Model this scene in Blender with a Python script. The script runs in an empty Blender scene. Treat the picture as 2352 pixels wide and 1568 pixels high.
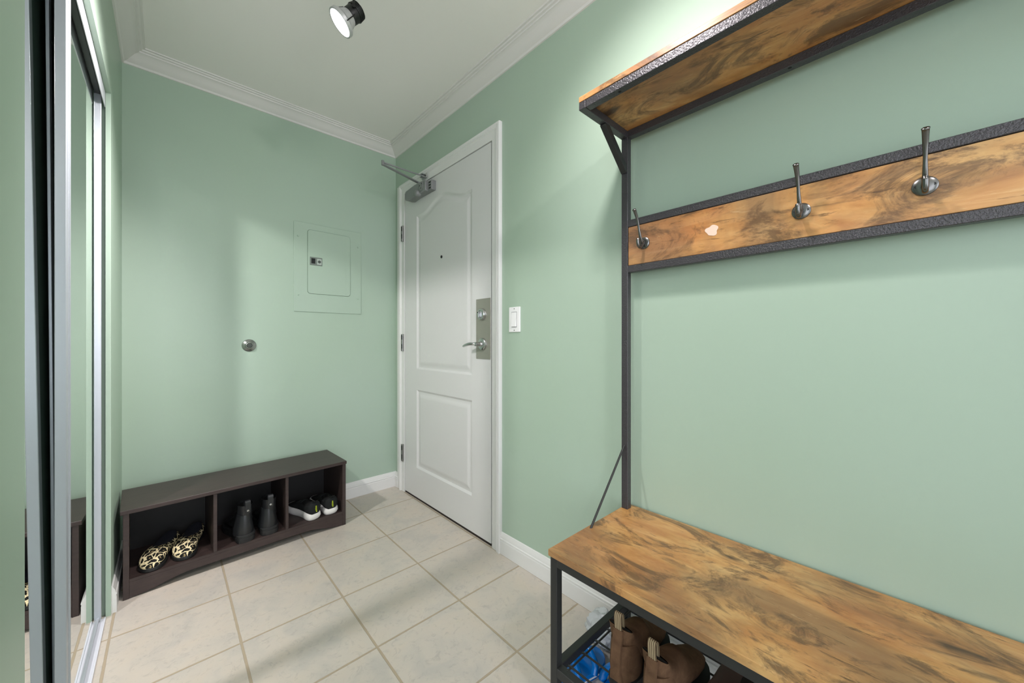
import bpy, bmesh, math, random
from mathutils import Vector, Matrix, Euler
random.seed(7)
scene = bpy.context.scene
COL = scene.collection
PI = math.pi

# ------------------------------------------------------------------ camera
CAM_H = 1.037
YAW = math.radians(42.89)
cam_data = bpy.data.cameras.new('camera')
cam = bpy.data.objects.new('camera', cam_data)
COL.objects.link(cam)
cam.location = (0, 0, CAM_H)
cam.rotation_euler = (math.radians(90), 0, -YAW)
cam_data.sensor_width = 36
cam_data.lens = 36 * 853.68 / 2352
cam_data.shift_y = -3 / 2352
cam_data.clip_start = 0.01
scene.camera = cam

# ------------------------------------------------------------------ world, view
scene.view_settings.view_transform = 'Standard'
scene.view_settings.look = 'None'
scene.view_settings.gamma = 1
scene.view_settings.use_curve_mapping = False
scene.view_settings.exposure = 0.24
world = bpy.data.worlds.new('world')
scene.world = world
world.use_nodes = True
world.node_tree.nodes['Background'].inputs[0].default_value = (0.93, 0.97, 1.0, 1)
world.node_tree.nodes['Background'].inputs[1].default_value = 1.0
cy = scene.cycles
cy.use_denoising = True
cy.caustics_reflective = True
cy.caustics_refractive = False
cy.blur_glossy = 0.0
cy.sample_clamp_indirect = 0.0
cy.max_bounces = 8
cy.diffuse_bounces = 5
cy.glossy_bounces = 6
cy.use_guiding = True
cy.use_surface_guiding = True
cy.guiding_training_samples = 48

# ------------------------------------------------------------------ lights
LAMP_A = Vector((0.452, 1.385, 2.165))          # lens centre of the head the photo shows
AIM_A = Vector((-0.64, 0.24, -0.73)).normalized()
LAMP_B = Vector((0.56, 0.52, 2.17))
AIM_B = (Vector((1.18, 0.45, 1.58)) - LAMP_B).normalized()
LAMP_C = Vector((0.50, -0.55, 2.17))  # added unseen head, fill for the door and north wall
AIM_C = (Vector((0.70, 2.1, 0.7)) - LAMP_C).normalized()


def spot(name, pos, aim, energy, size, blend, radius, color=(1.0, 0.915, 0.93)):
    d = bpy.data.lights.new(name, 'SPOT')
    d.energy = energy
    d.spot_size = math.radians(size)
    d.spot_blend = blend
    d.shadow_soft_size = radius
    d.color = color
    o = bpy.data.objects.new(name, d)
    COL.objects.link(o)
    o.location = pos + aim * 0.06
    o.rotation_euler = aim.to_track_quat('-Z', 'Y').to_euler()
    return o


spot('spot_light_mirror', LAMP_A, AIM_A, 100, 96, 1.0, 0.045)
spot('spot_light_shelf', LAMP_B, AIM_B, 25, 120, 1.0, 0.045)
spot('spot_light_fill', LAMP_C, AIM_C, 25, 110, 1.0, 0.045)

# soft fill lights added behind the camera to brighten the entry
def fill_light(name, loc, aim, sx, sy, energy):
    d = bpy.data.lights.new(name, 'AREA')
    d.shape = 'RECTANGLE'
    d.size = sx
    d.size_y = sy
    d.energy = energy
    d.color = (0.86, 0.88, 1.0)
    o = bpy.data.objects.new(name, d)
    COL.objects.link(o)
    o.location = loc
    o.rotation_euler = Vector(aim).to_track_quat('-Z', 'Y').to_euler()
    return o


fill_light('fill_light_back', (-0.2, -2.96, 1.30), (0, 1, 0), 2.5, 1.9, 40)
fill_light('fill_light_side', (-2.36, -1.3, 1.30), (1, 0, 0), 2.0, 1.9, 30)


# ------------------------------------------------------------------ materials
def lin(c):
    c = c / 255
    return c / 12.92 if c <= 0.04045 else ((c + 0.055) / 1.055) ** 2.4


def rgb(r, g, b):
    return (lin(r), lin(g), lin(b), 1)


def mat(name, color, rough=0.5, metal=0.0, spec=0.5, coat=0.0):
    m = bpy.data.materials.new(name)
    m.use_nodes = True
    p = m.node_tree.nodes['Principled BSDF']
    p.inputs['Base Color'].default_value = color
    p.inputs['Roughness'].default_value = rough
    p.inputs['Metallic'].default_value = metal
    p.inputs['Specular IOR Level'].default_value = spec
    p.inputs['Coat Weight'].default_value = coat
    return m


class NT:
    def __init__(self, m):
        self.m = m
        self.t = m.node_tree
        self.p = m.node_tree.nodes['Principled BSDF']

    def n(self, typ, **kw):
        nd = self.t.nodes.new(typ)
        for k, v in kw.items():
            if k.startswith('i_'):
                nd.inputs[k[2:].replace('_', ' ')].default_value = v
            else:
                setattr(nd, k, v)
        return nd

    def l(self, a, b):
        self.t.links.new(a, b)

    def coords(self, scale=(1, 1, 1), loc=(0, 0, 0), rot=(0, 0, 0)):
        tc = self.n('ShaderNodeTexCoord')
        mp = self.n('ShaderNodeMapping')
        mp.inputs['Scale'].default_value = scale
        mp.inputs['Location'].default_value = loc
        mp.inputs['Rotation'].default_value = rot
        self.l(tc.outputs['Object'], mp.inputs[0])
        return mp.outputs[0]

    def noise(self, vec, scale, detail=2.0, rough=0.5, dist=0.0):
        nd = self.n('ShaderNodeTexNoise')
        nd.inputs['Scale'].default_value = scale
        nd.inputs['Detail'].default_value = detail
        nd.inputs['Roughness'].default_value = rough
        nd.inputs['Distortion'].default_value = dist
        self.l(vec, nd.inputs['Vector'])
        return nd.outputs['Fac']

    def ramp(self, fac, stops, interp='LINEAR'):
        nd = self.n('ShaderNodeValToRGB')
        cr = nd.color_ramp
        cr.interpolation = interp
        while len(cr.elements) < len(stops):
            cr.elements.new(0.5)
        for e, (pos, c) in zip(cr.elements, stops):
            e.position = pos
            e.color = c if isinstance(c, tuple) else (c, c, c, 1)
        self.l(fac, nd.inputs[0])
        return nd.outputs[0]

    def mix(self, fac, a, b, mode='MIX'):
        nd = self.n('ShaderNodeMix', data_type='RGBA', blend_type=mode)
        for s, v in ((nd.inputs[0], fac), (nd.inputs[6], a), (nd.inputs[7], b)):
            if hasattr(v, 'links'):
                self.l(v, s)
            else:
                s.default_value = v
        return nd.outputs[2]

    def math(self, op, a, b=0.0, c=0.0, clamp=False):
        nd = self.n('ShaderNodeMath', operation=op, use_clamp=clamp)
        for s, v in zip(nd.inputs, (a, b, c)):
            if hasattr(v, 'links'):
                self.l(v, s)
            else:
                s.default_value = v
        return nd.outputs[0]

    def bump(self, h, strength=0.3, dist=0.001):
        nd = self.n('ShaderNodeBump')
        nd.inputs['Strength'].default_value = strength
        nd.inputs['Distance'].default_value = dist
        self.l(h, nd.inputs['Height'])
        self.l(nd.outputs[0], self.p.inputs['Normal'])
        return nd

    def base(self, c):
        self.l(c, self.p.inputs['Base Color'])

    def rough(self, c):
        self.l(c, self.p.inputs['Roughness'])


def m_wall():
    m = mat('green_wall_paint', rgb(164, 193, 167), 0.42, spec=0.45)
    t = NT(m)
    v = t.coords()
    n1 = t.noise(v, 90, 3, 0.6)
    n2 = t.noise(v, 1.2, 2, 0.5)
    t.base(t.ramp(n2, [(0.3, rgb(167, 188, 169)), (0.7, rgb(170, 190, 174))]))
    t.bump(n1, 0.08, 0.001)
    return m


def m_ceiling():
    m = mat('ceiling_paint', rgb(242, 240, 237), 0.8, spec=0.2)
    t = NT(m)
    t.bump(t.noise(t.coords(), 120, 3, 0.6), 0.08, 0.001)
    return m


def m_tile():
    m = mat('floor_tile', rgb(205, 201, 194), 0.35, spec=0.4)
    t = NT(m)
    tc = t.n('ShaderNodeTexCoord')
    sep = t.n('ShaderNodeSeparateXYZ')
    t.l(tc.outputs['Object'], sep.inputs[0])
    P = 0.334
    g = []
    cells = []
    for ax, off in ((0, 0.1875 + 0.0), (1, 0.228)):
        u = t.math('DIVIDE', t.math('SUBTRACT', sep.outputs[ax], off), P)
        fr = t.math('FRACT', u)
        cells.append(t.math('FLOOR', u))
        d = t.math('MULTIPLY', t.math('ABSOLUTE', t.math('SUBTRACT', fr, 0.5)), P)   # distance from tile centre in metres
        g.append(d)
    far = t.math('MAXIMUM', g[0], g[1])
    v0 = t.coords()
    wob = t.math('MULTIPLY', t.math('SUBTRACT', t.noise(v0, 25, 2), 0.5), 0.0022)
    e = t.math('ADD', far, wob)
    grout = t.math('MULTIPLY', t.math('SUBTRACT', e, P / 2 - 0.0042), 900, clamp=True)
    # every tile its own offset into the mottling
    comb = t.n('ShaderNodeCombineXYZ')
    t.l(t.math('MULTIPLY', cells[0], 3.7), comb.inputs[0])
    t.l(t.math('MULTIPLY', cells[1], 5.3), comb.inputs[1])
    add = t.n('ShaderNodeVectorMath', operation='ADD')
    t.l(v0, add.inputs[0])
    t.l(comb.outputs[0], add.inputs[1])
    big = t.noise(add.outputs[0], 7, 5, 0.6, 0.6)
    fine = t.noise(add.outputs[0], 34, 8, 0.78, 1.0)
    c1 = t.ramp(big, [(0.3, rgb(186, 181, 173)), (0.5, rgb(198, 190, 179)), (0.72, rgb(202, 191, 177))])
    spots = t.ramp(fine, [(0.53, 0.0), (0.66, 1.0)])
    c2 = t.mix(t.math('MULTIPLY', spots, 0.5), c1, rgb(158, 153, 147))
    c3 = t.mix(grout, c2, rgb(172, 158, 136))
    t.base(c3)
    t.rough(t.math('ADD', t.math('MULTIPLY', grout, 0.45), 0.34))
    h = t.math('SUBTRACT', t.math('MULTIPLY', big, 0.25), grout)
    t.bump(h, 0.6, 0.002)
    return m


def m_wood():
    m = mat('rustic_laminate', rgb(165, 120, 70), 0.36, spec=0.5)
    t = NT(m)
    v = t.coords((1, 0.22, 1))
    g1 = t.noise(v, 17, 9, 0.66, 1.0)
    g2 = t.noise(t.coords((1, 0.14, 1), (2, 1, 0)), 85, 6, 0.72, 0.5)
    cloud = t.noise(t.coords((1, 0.5, 1), (3.1, 1.7, 0)), 6.0, 6, 0.62, 0.7)
    cloud2 = t.noise(t.coords((1, 0.5, 1), (9, 4, 2)), 10.5, 10, 0.72, 0.9)
    cloud3 = t.noise(t.coords((1, 0.6, 1), (4.4, 7.3, 5)), 3.6, 5, 0.6, 0.8)
    base = t.ramp(g1, [(0.28, rgb(134, 90, 52)), (0.42, rgb(182, 130, 74)), (0.56, rgb(206, 158, 100)), (0.72, rgb(234, 198, 142))])
    tint = t.ramp(cloud, [(0.38, rgb(176, 110, 66)), (0.52, rgb(198, 146, 86)), (0.66, rgb(218, 182, 122))])
    c = t.mix(0.5, base, tint)
    smoke = t.ramp(cloud3, [(0.46, 0.0), (0.62, 1.0)])
    c = t.mix(t.math('MULTIPLY', smoke, 0.62), c, rgb(118, 90, 66))
    dark = t.ramp(cloud2, [(0.50, 0.0), (0.60, 1.0)])
    c = t.mix(t.math('MULTIPLY', dark, 0.74), c, rgb(86, 64, 46))
    streak = t.ramp(g2, [(0.33, 1.0), (0.41, 0.0)])
    c = t.mix(t.math('MULTIPLY', streak, 0.7), c, rgb(70, 50, 34))
    pale = t.ramp(g2, [(0.62, 0.0), (0.72, 1.0)])
    c = t.mix(t.math('MULTIPLY', pale, 0.35), c, rgb(232, 200, 150))
    wv = t.coords((1, 0.42, 1), (0.4, 0.9, 0))
    nz = t.n('ShaderNodeTexNoise')
    nz.inputs['Scale'].default_value = 12
    nz.inputs['Detail'].default_value = 4
    t.l(wv, nz.inputs['Vector'])
    mixv = t.n('ShaderNodeMix', data_type='VECTOR')
    mixv.inputs[0].default_value = 0.07
    t.l(wv, mixv.inputs[4])
    t.l(nz.outputs['Color'], mixv.inputs[5])
    vo = t.n('ShaderNodeTexVoronoi', feature='F1')
    vo.inputs['Scale'].default_value = 11
    t.l(mixv.outputs[1], vo.inputs['Vector'])
    knot = t.ramp(vo.outputs['Distance'], [(0.10, 1.0), (0.20, 0.0)])
    ring_ = t.ramp(vo.outputs['Distance'], [(0.24, 0.0), (0.28, 0.5), (0.33, 0.0)])
    pick = t.ramp(t.noise(wv, 3.1, 1), [(0.40, 0.0), (0.45, 1.0)])
    k = t.math('MULTIPLY', t.math('ADD', knot, t.math('MULTIPLY', ring_, 0.45)), pick)
    c = t.mix(t.math('MULTIPLY', k, 0.85, clamp=True), c, rgb(58, 44, 36))
    t.base(c)
    t.rough(t.ramp(g1, [(0.3, 0.28), (0.7, 0.40)]))
    t.bump(g2, 0.12, 0.0006)
    return m


def m_black_coat():
    m = mat('black_hammered_coat', rgb(62, 60, 63), 0.36, metal=0.25, spec=0.7)
    t = NT(m)
    t.bump(t.noise(t.coords(), 230, 2, 0.5, 0.6), 0.9, 0.0018)
    return m


def m_black_flat():
    m = mat('black_powder_coat', rgb(42, 43, 42), 0.45, spec=0.4)
    t = NT(m)
    t.bump(t.noise(t.coords(), 500, 2), 0.15, 0.0005)
    return m


def m_espresso():
    m = mat('espresso_laminate', rgb(60, 49, 47), 0.40, spec=0.4)
    t = NT(m)
    n = t.noise(t.coords((0.2, 1, 1)), 60, 4, 0.6)
    t.base(t.ramp(n, [(0.3, rgb(54, 44, 42)), (0.7, rgb(66, 54, 51))]))
    return m


def m_suede():
    m = mat('brown_suede', rgb(120, 92, 66), 0.9, spec=0.15)
    t = NT(m)
    n = t.noise(t.coords(), 22, 5, 0.65, 0.5)
    t.base(t.ramp(n, [(0.3, rgb(84, 62, 46)), (0.55, rgb(104, 79, 59)), (0.8, rgb(122, 96, 73))]))
    t.bump(t.noise(t.coords(), 400, 3), 0.3, 0.0006)
    return m


def m_leopard():
    m = mat('leopard_print_fabric', rgb(214, 200, 160), 0.7, spec=0.2)
    t = NT(m)
    v = t.coords()
    nz = t.n('ShaderNodeTexNoise')
    nz.inputs['Scale'].default_value = 45
    t.l(v, nz.inputs['Vector'])
    mixv = t.n('ShaderNodeMix', data_type='VECTOR')
    mixv.inputs[0].default_value = 0.03
    t.l(v, mixv.inputs[4])
    t.l(nz.outputs['Color'], mixv.inputs[5])
    vo = t.n('ShaderNodeTexVoronoi', feature='DISTANCE_TO_EDGE')
    vo.inputs['Scale'].default_value = 36
    t.l(mixv.outputs[1], vo.inputs['Vector'])
    t.base(t.ramp(vo.outputs['Distance'], [(0.0, rgb(226, 212, 172)), (0.060, rgb(224, 208, 166)), (0.085, rgb(20, 20, 18)), (0.30, rgb(22, 22, 20)), (0.345, rgb(176, 156, 112))]))
    return m


WALL = m_wall()
CEIL = m_ceiling()
TILE = m_tile()
WOOD = m_wood()
COAT = m_black_coat()
FLAT = m_black_flat()
ESP = m_espresso()
SUEDE = m_suede()
LEOPARD = m_leopard()
TRIM = mat('white_trim_paint', rgb(224, 224, 222), 0.35, spec=0.5)
CROWN = mat('white_crown_paint', rgb(222, 220, 217), 0.5, spec=0.3)
DOORW = mat('white_door_paint', rgb(214, 214, 213), 0.32, spec=0.5)
MIRROR = mat('mirror_glass', (0.86, 0.9, 0.88, 1), 0.0, 1.0)
ALU = mat('brushed_white_aluminium', rgb(172, 178, 184), 0.3, 0.25)
ALUW = mat('white_track_metal', rgb(214, 217, 224), 0.35, 0.0)
DARKTRACK = mat('dark_track_metal', rgb(58, 60, 58), 0.4, 0.3)
BACKING = mat('green_mirror_backing', rgb(64, 84, 74), 0.55)
CHROME = mat('satin_chrome', rgb(196, 198, 198), 0.22, 1.0)
STEEL = mat('brushed_steel_plate', rgb(160, 158, 148), 0.36, 0.45)
CLOSER = mat('grey_closer_paint', rgb(138, 140, 140), 0.42, 0.35)
HINGE = mat('hinge_steel', rgb(150, 150, 148), 0.35, 1.0)
DARK = mat('dark_void_paint', rgb(16, 17, 17), 0.7)
RUBBER = mat('black_rubber', rgb(26, 27, 28), 0.6)
LEATHER = mat('black_leather', rgb(30, 32, 34), 0.38, spec=0.5)
KNIT = mat('black_knit_fabric', rgb(32, 34, 34), 0.85, spec=0.2)
WHITESOLE = mat('white_foam_sole', rgb(226, 224, 220), 0.55)
YELLOW = mat('yellow_print', rgb(205, 225, 40), 0.5)
BLUE = mat('blue_rubber', rgb(0, 108, 190), 0.2, spec=0.6)
NAVY = mat('shaded_navy_lining', rgb(15, 17, 30), 0.8)  # navy taken near black; shade inside the shoe put into the colour
WHITEP = mat('white_plastic', rgb(232, 233, 233), 0.3)
SWITCHP = mat('white_switch_plastic', rgb(240, 240, 240), 0.28)
GUN = mat('gunmetal_hook', rgb(112, 112, 110), 0.26, 1.0)
LAMPBLK = mat('black_lamp_plastic', rgb(20, 20, 20), 0.4)
LAMPGREY = mat('grey_bulb_reflector', rgb(190, 190, 190), 0.35, 0.4)
TAPE = mat('striped_pull_tape', rgb(150, 132, 104), 0.8)
_t = NT(TAPE)
_w = _t.n('ShaderNodeTexWave', wave_type='BANDS', bands_direction='X')
_w.inputs['Scale'].default_value = 70
_t.l(_t.coords(), _w.inputs['Vector'])
_t.base(_t.ramp(_w.outputs['Fac'], [(0.35, rgb(92, 74, 52)), (0.6, rgb(172, 156, 124))]))
BROWNL = mat('dark_brown_leather', rgb(88, 58, 42), 0.5)
OXBLOOD = mat('dark_red_leather', rgb(84, 38, 34), 0.5)
GREENK = mat('dark_green_mesh_fabric', rgb(38, 50, 34), 0.8)
CLEARBAG = mat('white_plastic_bag', rgb(222, 226, 230), 0.25)
SCAR = mat('torn_laminate_patch', rgb(226, 200, 180), 0.7)
LENS = bpy.data.materials.new('lit_lamp_lens')
LENS.use_nodes = True
_p = LENS.node_tree.nodes['Principled BSDF']
_p.inputs['Base Color'].default_value = (1, 1, 1, 1)
_p.inputs['Emission Color'].default_value = (1, 1, 1, 1)
_p.inputs['Emission Strength'].default_value = 6
CLEARBAG.node_tree.nodes['Principled BSDF'].inputs['Transmission Weight'].default_value = 0.3


# ------------------------------------------------------------------ mesh helpers
def BM():
    return bmesh.new()


def box(bm, x0, x1, y0, y1, z0, z1, bev=0.0, seg=2):
    vs = [bm.verts.new((x, y, z)) for x in (x0, x1) for y in (y0, y1) for z in (z0, z1)]
    fs = []
    for idx in ((0, 1, 3, 2), (4, 6, 7, 5), (0, 4, 5, 1), (2, 3, 7, 6), (0, 2, 6, 4), (1, 5, 7, 3)):
        fs.append(bm.faces.new([vs[i] for i in idx]))
    if bev:
        es = list({e for f in fs for e in f.edges})
        bmesh.ops.bevel(bm, geom=es, offset=bev, segments=seg, affect='EDGES', profile=0.5)
    return vs


def frame_from(d):
    d = Vector(d).normalized()
    a = Vector((0, 0, 1)) if abs(d.z) < 0.95 else Vector((1, 0, 0))
    u = d.cross(a).normalized()
    w = d.cross(u).normalized()
    return d, u, w


def bridge(bm, rings, closed=True, cap0=True, cap1=True):
    n = len(rings[0])
    for a, b in zip(rings[:-1], rings[1:]):
        for i in range(n if closed else n - 1):
            j = (i + 1) % n
            try:
                bm.faces.new((a[i], a[j], b[j], b[i]))
            except ValueError:
                pass
    if cap0:
        bm.faces.new(list(reversed(rings[0])))
    if cap1:
        bm.faces.new(rings[-1])


def cyl(bm, p0, p1, r0, r1=None, n=24, cap=True):
    r1 = r0 if r1 is None else r1
    p0, p1 = Vector(p0), Vector(p1)
    d, u, w = frame_from(p1 - p0)
    rings = []
    for p, r in ((p0, r0), (p1, r1)):
        rings.append([bm.verts.new(p + (u * math.cos(2 * PI * i / n) + w * math.sin(2 * PI * i / n)) * r) for i in range(n)])
    bridge(bm, rings, True, cap, cap)


def lathe(bm, p, d, prof, n=32):
    """prof: (distance along d, radius)"""
    p = Vector(p)
    d, u, w = frame_from(d)
    rings = []
    for s, r in prof:
        rings.append([bm.verts.new(p + d * s + (u * math.cos(2 * PI * i / n) + w * math.sin(2 * PI * i / n)) * max(r, 1e-4)) for i in range(n)])
    bridge(bm, rings)


def tube(bm, pts, rad, n=12, squash=1.0, up=None):
    pts = [Vector(p) for p in pts]
    rads = rad if isinstance(rad, (list, tuple)) else [rad] * len(pts)
    rings = []
    d0 = (pts[1] - pts[0]).normalized()
    if up is None:
        _, u, w = frame_from(d0)
    else:
        u = d0.cross(Vector(up)).normalized()
        w = d0.cross(u).normalized()
    for i, p in enumerate(pts):
        if i == 0:
            d = pts[1] - pts[0]
        elif i == len(pts) - 1:
            d = pts[-1] - pts[-2]
        else:
            d = pts[i + 1] - pts[i - 1]
        d.normalize()
        u = (u - d * u.dot(d)).normalized()
        w = d.cross(u).normalized()
        rings.append([bm.verts.new(p + u * math.cos(2 * PI * k / n) * rads[i] + w * math.sin(2 * PI * k / n) * rads[i] * squash) for k in range(n)])
    bridge(bm, rings)


def smooth_path(pts, sub=6):
    pts = [Vector(p) for p in pts]
    out = []
    P = [pts[0] * 2 - pts[1]] + pts + [pts[-1] * 2 - pts[-2]]
    for i in range(1, len(P) - 2):
        for k in range(sub):
            t = k / sub
            a, b, c, d = P[i - 1], P[i], P[i + 1], P[i + 2]
            out.append(0.5 * ((2 * b) + (c - a) * t + (2 * a - 5 * b + 4 * c - d) * t * t + (3 * b - a - 3 * c + d) * t ** 3))
    out.append(pts[-1])
    return out


def bar(bm, p0, p1, w, h, up=(0, 0, 1)):
    """rectangular bar between two points, w across, h along up"""
    p0, p1 = Vector(p0), Vector(p1)
    d = (p1 - p0).normalized()
    s = d.cross(Vector(up)).normalized()
    u = s.cross(d).normalized()
    rings = []
    for p in (p0, p1):
        rings.append([bm.verts.new(p + s * a * w / 2 + u * b * h / 2) for a, b in ((-1, -1), (1, -1), (1, 1), (-1, 1))])
    bridge(bm, rings)


def prism(bm, poly, axis, a0, a1):
    """poly of 2D points in the plane perpendicular to axis; extruded a0..a1"""
    def P(q, a):
        if axis == 'x':
            return (a, q[0], q[1])
        if axis == 'y':
            return (q[0], a, q[1])
        return (q[0], q[1], a)
    r = [[bm.verts.new(P(q, a)) for q in poly] for a in (a0, a1)]
    bridge(bm, r)


ROOTM = {}


def obj(name, bm, m, parent=None, smooth=None, world=True, sub=0, bevel=0.0, solid=0.0):
    bmesh.ops.recalc_face_normals(bm, faces=bm.faces)
    if parent is not None and world:
        bm.transform(ROOTM[parent.name].inverted())
    me = bpy.data.meshes.new(name)
    bm.to_mesh(me)
    bm.free()
    me.materials.append(m)
    o = bpy.data.objects.new(name, me)
    COL.objects.link(o)
    if parent is not None:
        o.parent = parent
        ROOTM[o.name] = ROOTM[parent.name]
    else:
        ROOTM[o.name] = Matrix.Identity(4)
    if solid:
        md = o.modifiers.new('solid', 'SOLIDIFY')
        md.thickness = solid
        md.offset = 0
    if bevel:
        md = o.modifiers.new('bevel', 'BEVEL')
        md.width = bevel
        md.segments = 2
        md.limit_method = 'ANGLE'
        md.angle_limit = math.radians(40)
    if sub:
        md = o.modifiers.new('sub', 'SUBSURF')
        md.levels = sub
        md.render_levels = sub
    if smooth is not None:
        for f in me.polygons:
            f.use_smooth = True
        if smooth < 180:
            me.set_sharp_from_angle(angle=math.radians(smooth))
    return o


def thing(name, label, cat, loc=(0, 0, 0), rz=0.0, group=None):
    o = bpy.data.objects.new(name, None)
    o.empty_display_size = 0.05
    COL.objects.link(o)
    o.location = loc
    o.rotation_euler = (0, 0, rz)
    ROOTM[o.name] = Matrix.Translation(Vector(loc)) @ Matrix.Rotation(rz, 4, 'Z')
    tag(o, label, cat, group)
    return o


def tag(o, label, cat, group=None):
    o['label'] = label
    o['category'] = cat
    if group:
        o['group'] = group
    return o


def struct(name, bm, m, parent=None, **kw):
    o = obj(name, bm, m, parent, **kw)
    if parent is None:
        o['kind'] = 'structure'
    return o


def subpart(name, bm, m, part, **kw):
    return obj(name, bm, m, part, **kw)


def copy_tree(o, parent=None):
    c = o.copy()
    COL.objects.link(c)
    c.parent = parent
    for ch in [x for x in bpy.data.objects if x.parent == o]:
        copy_tree(ch, c)
    return c


# ------------------------------------------------------------------ room
XB = 1.2014      # wall with the entry door
YA = 2.516       # wall with the breaker panel
XL = -0.154      # closet wall
ZC = 2.40
YBACK = -3.0     # far end of the room behind the camera
XFAR = -2.4

b = BM(); box(b, XFAR - 0.1, XB + 0.12, YBACK - 0.1, YA + 0.12, -0.05, 0)
struct('floor', b, TILE)
b = BM(); box(b, XFAR - 0.1, XB + 0.12, YBACK - 0.1, YA + 0.12, ZC, ZC + 0.05)
struct('ceiling', b, CEIL)
b = BM(); box(b, -1.0, XB + 0.12, YA, YA + 0.12, 0, ZC)
struct('wall_north', b, WALL)
# wall with the entry door: leaves the door opening free
DY0, DY1, DZ = 1.438, 2.364, 2.032
b = BM()
box(b, XB, XB + 0.12, YBACK, DY0 - 0.012, 0, ZC)
box(b, XB, XB + 0.12, DY1 + 0.012, YA, 0, ZC)
box(b, XB, XB + 0.12, DY0 - 0.012, DY1 + 0.012, DZ + 0.012, ZC)
struct('wall_right', b, WALL)
# closet wall: near pier, far pier with a recessed inner jamb, header
CY0, CY1, CZ = 0.894, 2.056, 1.966
b = BM()
box(b, -0.265, XL, 0.42, CY0, 0, ZC)  # near pier cut back so the added side fill can pass
box(b, XL - 0.014, XL, CY1, YA, 0, ZC)
box(b, -0.265, XL - 0.014, CY1 + 0.018, YA, 0, ZC)
box(b, XL - 0.014, XL, CY0, CY1, CZ, ZC)
box(b, -0.265, XL - 0.014, CY0, CY1 + 0.018, CZ + 0.006, ZC)
struct('wall_left', b, WALL)
b = BM()   # inside of the closet
box(b, -0.95, -0.90, 0.55, YA, 0, ZC)
box(b, -0.90, -0.265, 0.55, 0.60, 0, ZC)
struct('wall_closet', b, WALL)
# unseen wider room behind the camera, opened up for the added fill
b = BM()
box(b, XFAR, -0.265, 0.42, 0.47, 0, ZC)
box(b, XFAR - 0.1, XFAR, YBACK, -2.35, 0, ZC)
box(b, XFAR - 0.1, XFAR, -0.25, 0.47, 0, ZC)
box(b, XFAR - 0.1, XFAR, -2.35, -0.25, 0, 0.3)
box(b, XFAR - 0.1, XFAR, -2.35, -0.25, 2.3, ZC)
struct('wall_side', b, WALL)
b = BM()
box(b, XFAR, -1.55, YBACK - 0.1, YBACK, 0, ZC)
box(b, 1.1, XB, YBACK - 0.1, YBACK, 0, ZC)
box(b, -1.55, 1.1, YBACK - 0.1, YBACK, 0, 0.3)
box(b, -1.55, 1.1, YBACK - 0.1, YBACK, 2.3, ZC)
struct('wall_back', b, WALL)
b = BM()
for x in (-1.55, -0.24, 1.05):
    box(b, x, x + 0.05, YBACK - 0.08, YBACK - 0.02, 0.3, 2.3)
box(b, -1.55, 1.1, YBACK - 0.08, YBACK - 0.02, 0.3, 0.35)
box(b, -1.55, 1.1, YBACK - 0.08, YBACK - 0.02, 2.25, 2.3)
struct('added_window_1', b, TRIM)  # invented window, frames the opening of the back fill light
b = BM()
for y in (-2.35, -1.33, -0.30):
    box(b, XFAR - 0.08, XFAR - 0.02, y, y + 0.05, 0.3, 2.3)
box(b, XFAR - 0.08, XFAR - 0.02, -2.35, -0.25, 0.3, 0.35)
box(b, XFAR - 0.08, XFAR - 0.02, -2.35, -0.25, 2.25, 2.3)
struct('added_window_2', b, TRIM)  # invented window, frames the opening of the side fill light

# crown moulding: one profile swept round the three walls
prof = [(0, 2.335), (0.006, 2.336), (0.010, 2.344), (0.020, 2.350), (0.032, 2.362), (0.044, 2.374),
        (0.054, 2.380), (0.060, 2.381), (0.061, 2.387), (0.069, 2.389), (0.072, 2.394), (0.080, 2.395), (0.082, 2.401), (0, 2.401)]


def crown(name, pts):
    """pts: polyline of wall corners; each with the inward offset direction (dx, dy)"""
    bm = BM()
    rings = []
    for (x, y, dx, dy) in pts:
        rings.append([bm.verts.new((x + dx * d, y + dy * d, z)) for d, z in prof])
    bridge(bm, rings)
    return struct(name, bm, CROWN, smooth=25)


crown('trim_1', [(XL, 0.42, 1, 0), (XL, YA, 1, -1)])
crown('trim_2', [(XL, YA, 1, -1), (XB, YA, -1, -1)])
crown('trim_3', [(XB, YA, -1, -1), (XB, YBACK, -1, 0)])

# baseboards
bprof = [(0, 0), (0.014, 0), (0.014, 0.062), (0.012, 0.066), (0.0145, 0.069), (0.0145, 0.074), (0.011, 0.077), (0.010, 0.086), (0.006, 0.094), (0.0045, 0.100), (0, 0.102)]


def baseboard(name, pts):
    bm = BM()
    rings = []
    for (x, y, dx, dy) in pts:
        rings.append([bm.verts.new((x + dx * d, y + dy * d, z)) for d, z in bprof])
    bridge(bm, rings)
    return struct(name, bm, TRIM, smooth=25)


baseboard('baseboard_north', [(XL, YA, 1, -1), (XB, YA, -1, -1)])
baseboard('baseboard_right', [(XB, 1.369, -1, 0), (XB, YBACK, -1, 0)])
baseboard('baseboard_corner', [(XB, YA, -1, -1), (XB, 2.462, -1, 0)])
baseboard('baseboard_left', [(XL, CY1 + 0.012, 1, 0), (XL, YA, 1, -1)])
baseboard('baseboard_near', [(XL, 0.42, 1, 0), (XL, CY0, 1, 0)])

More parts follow.
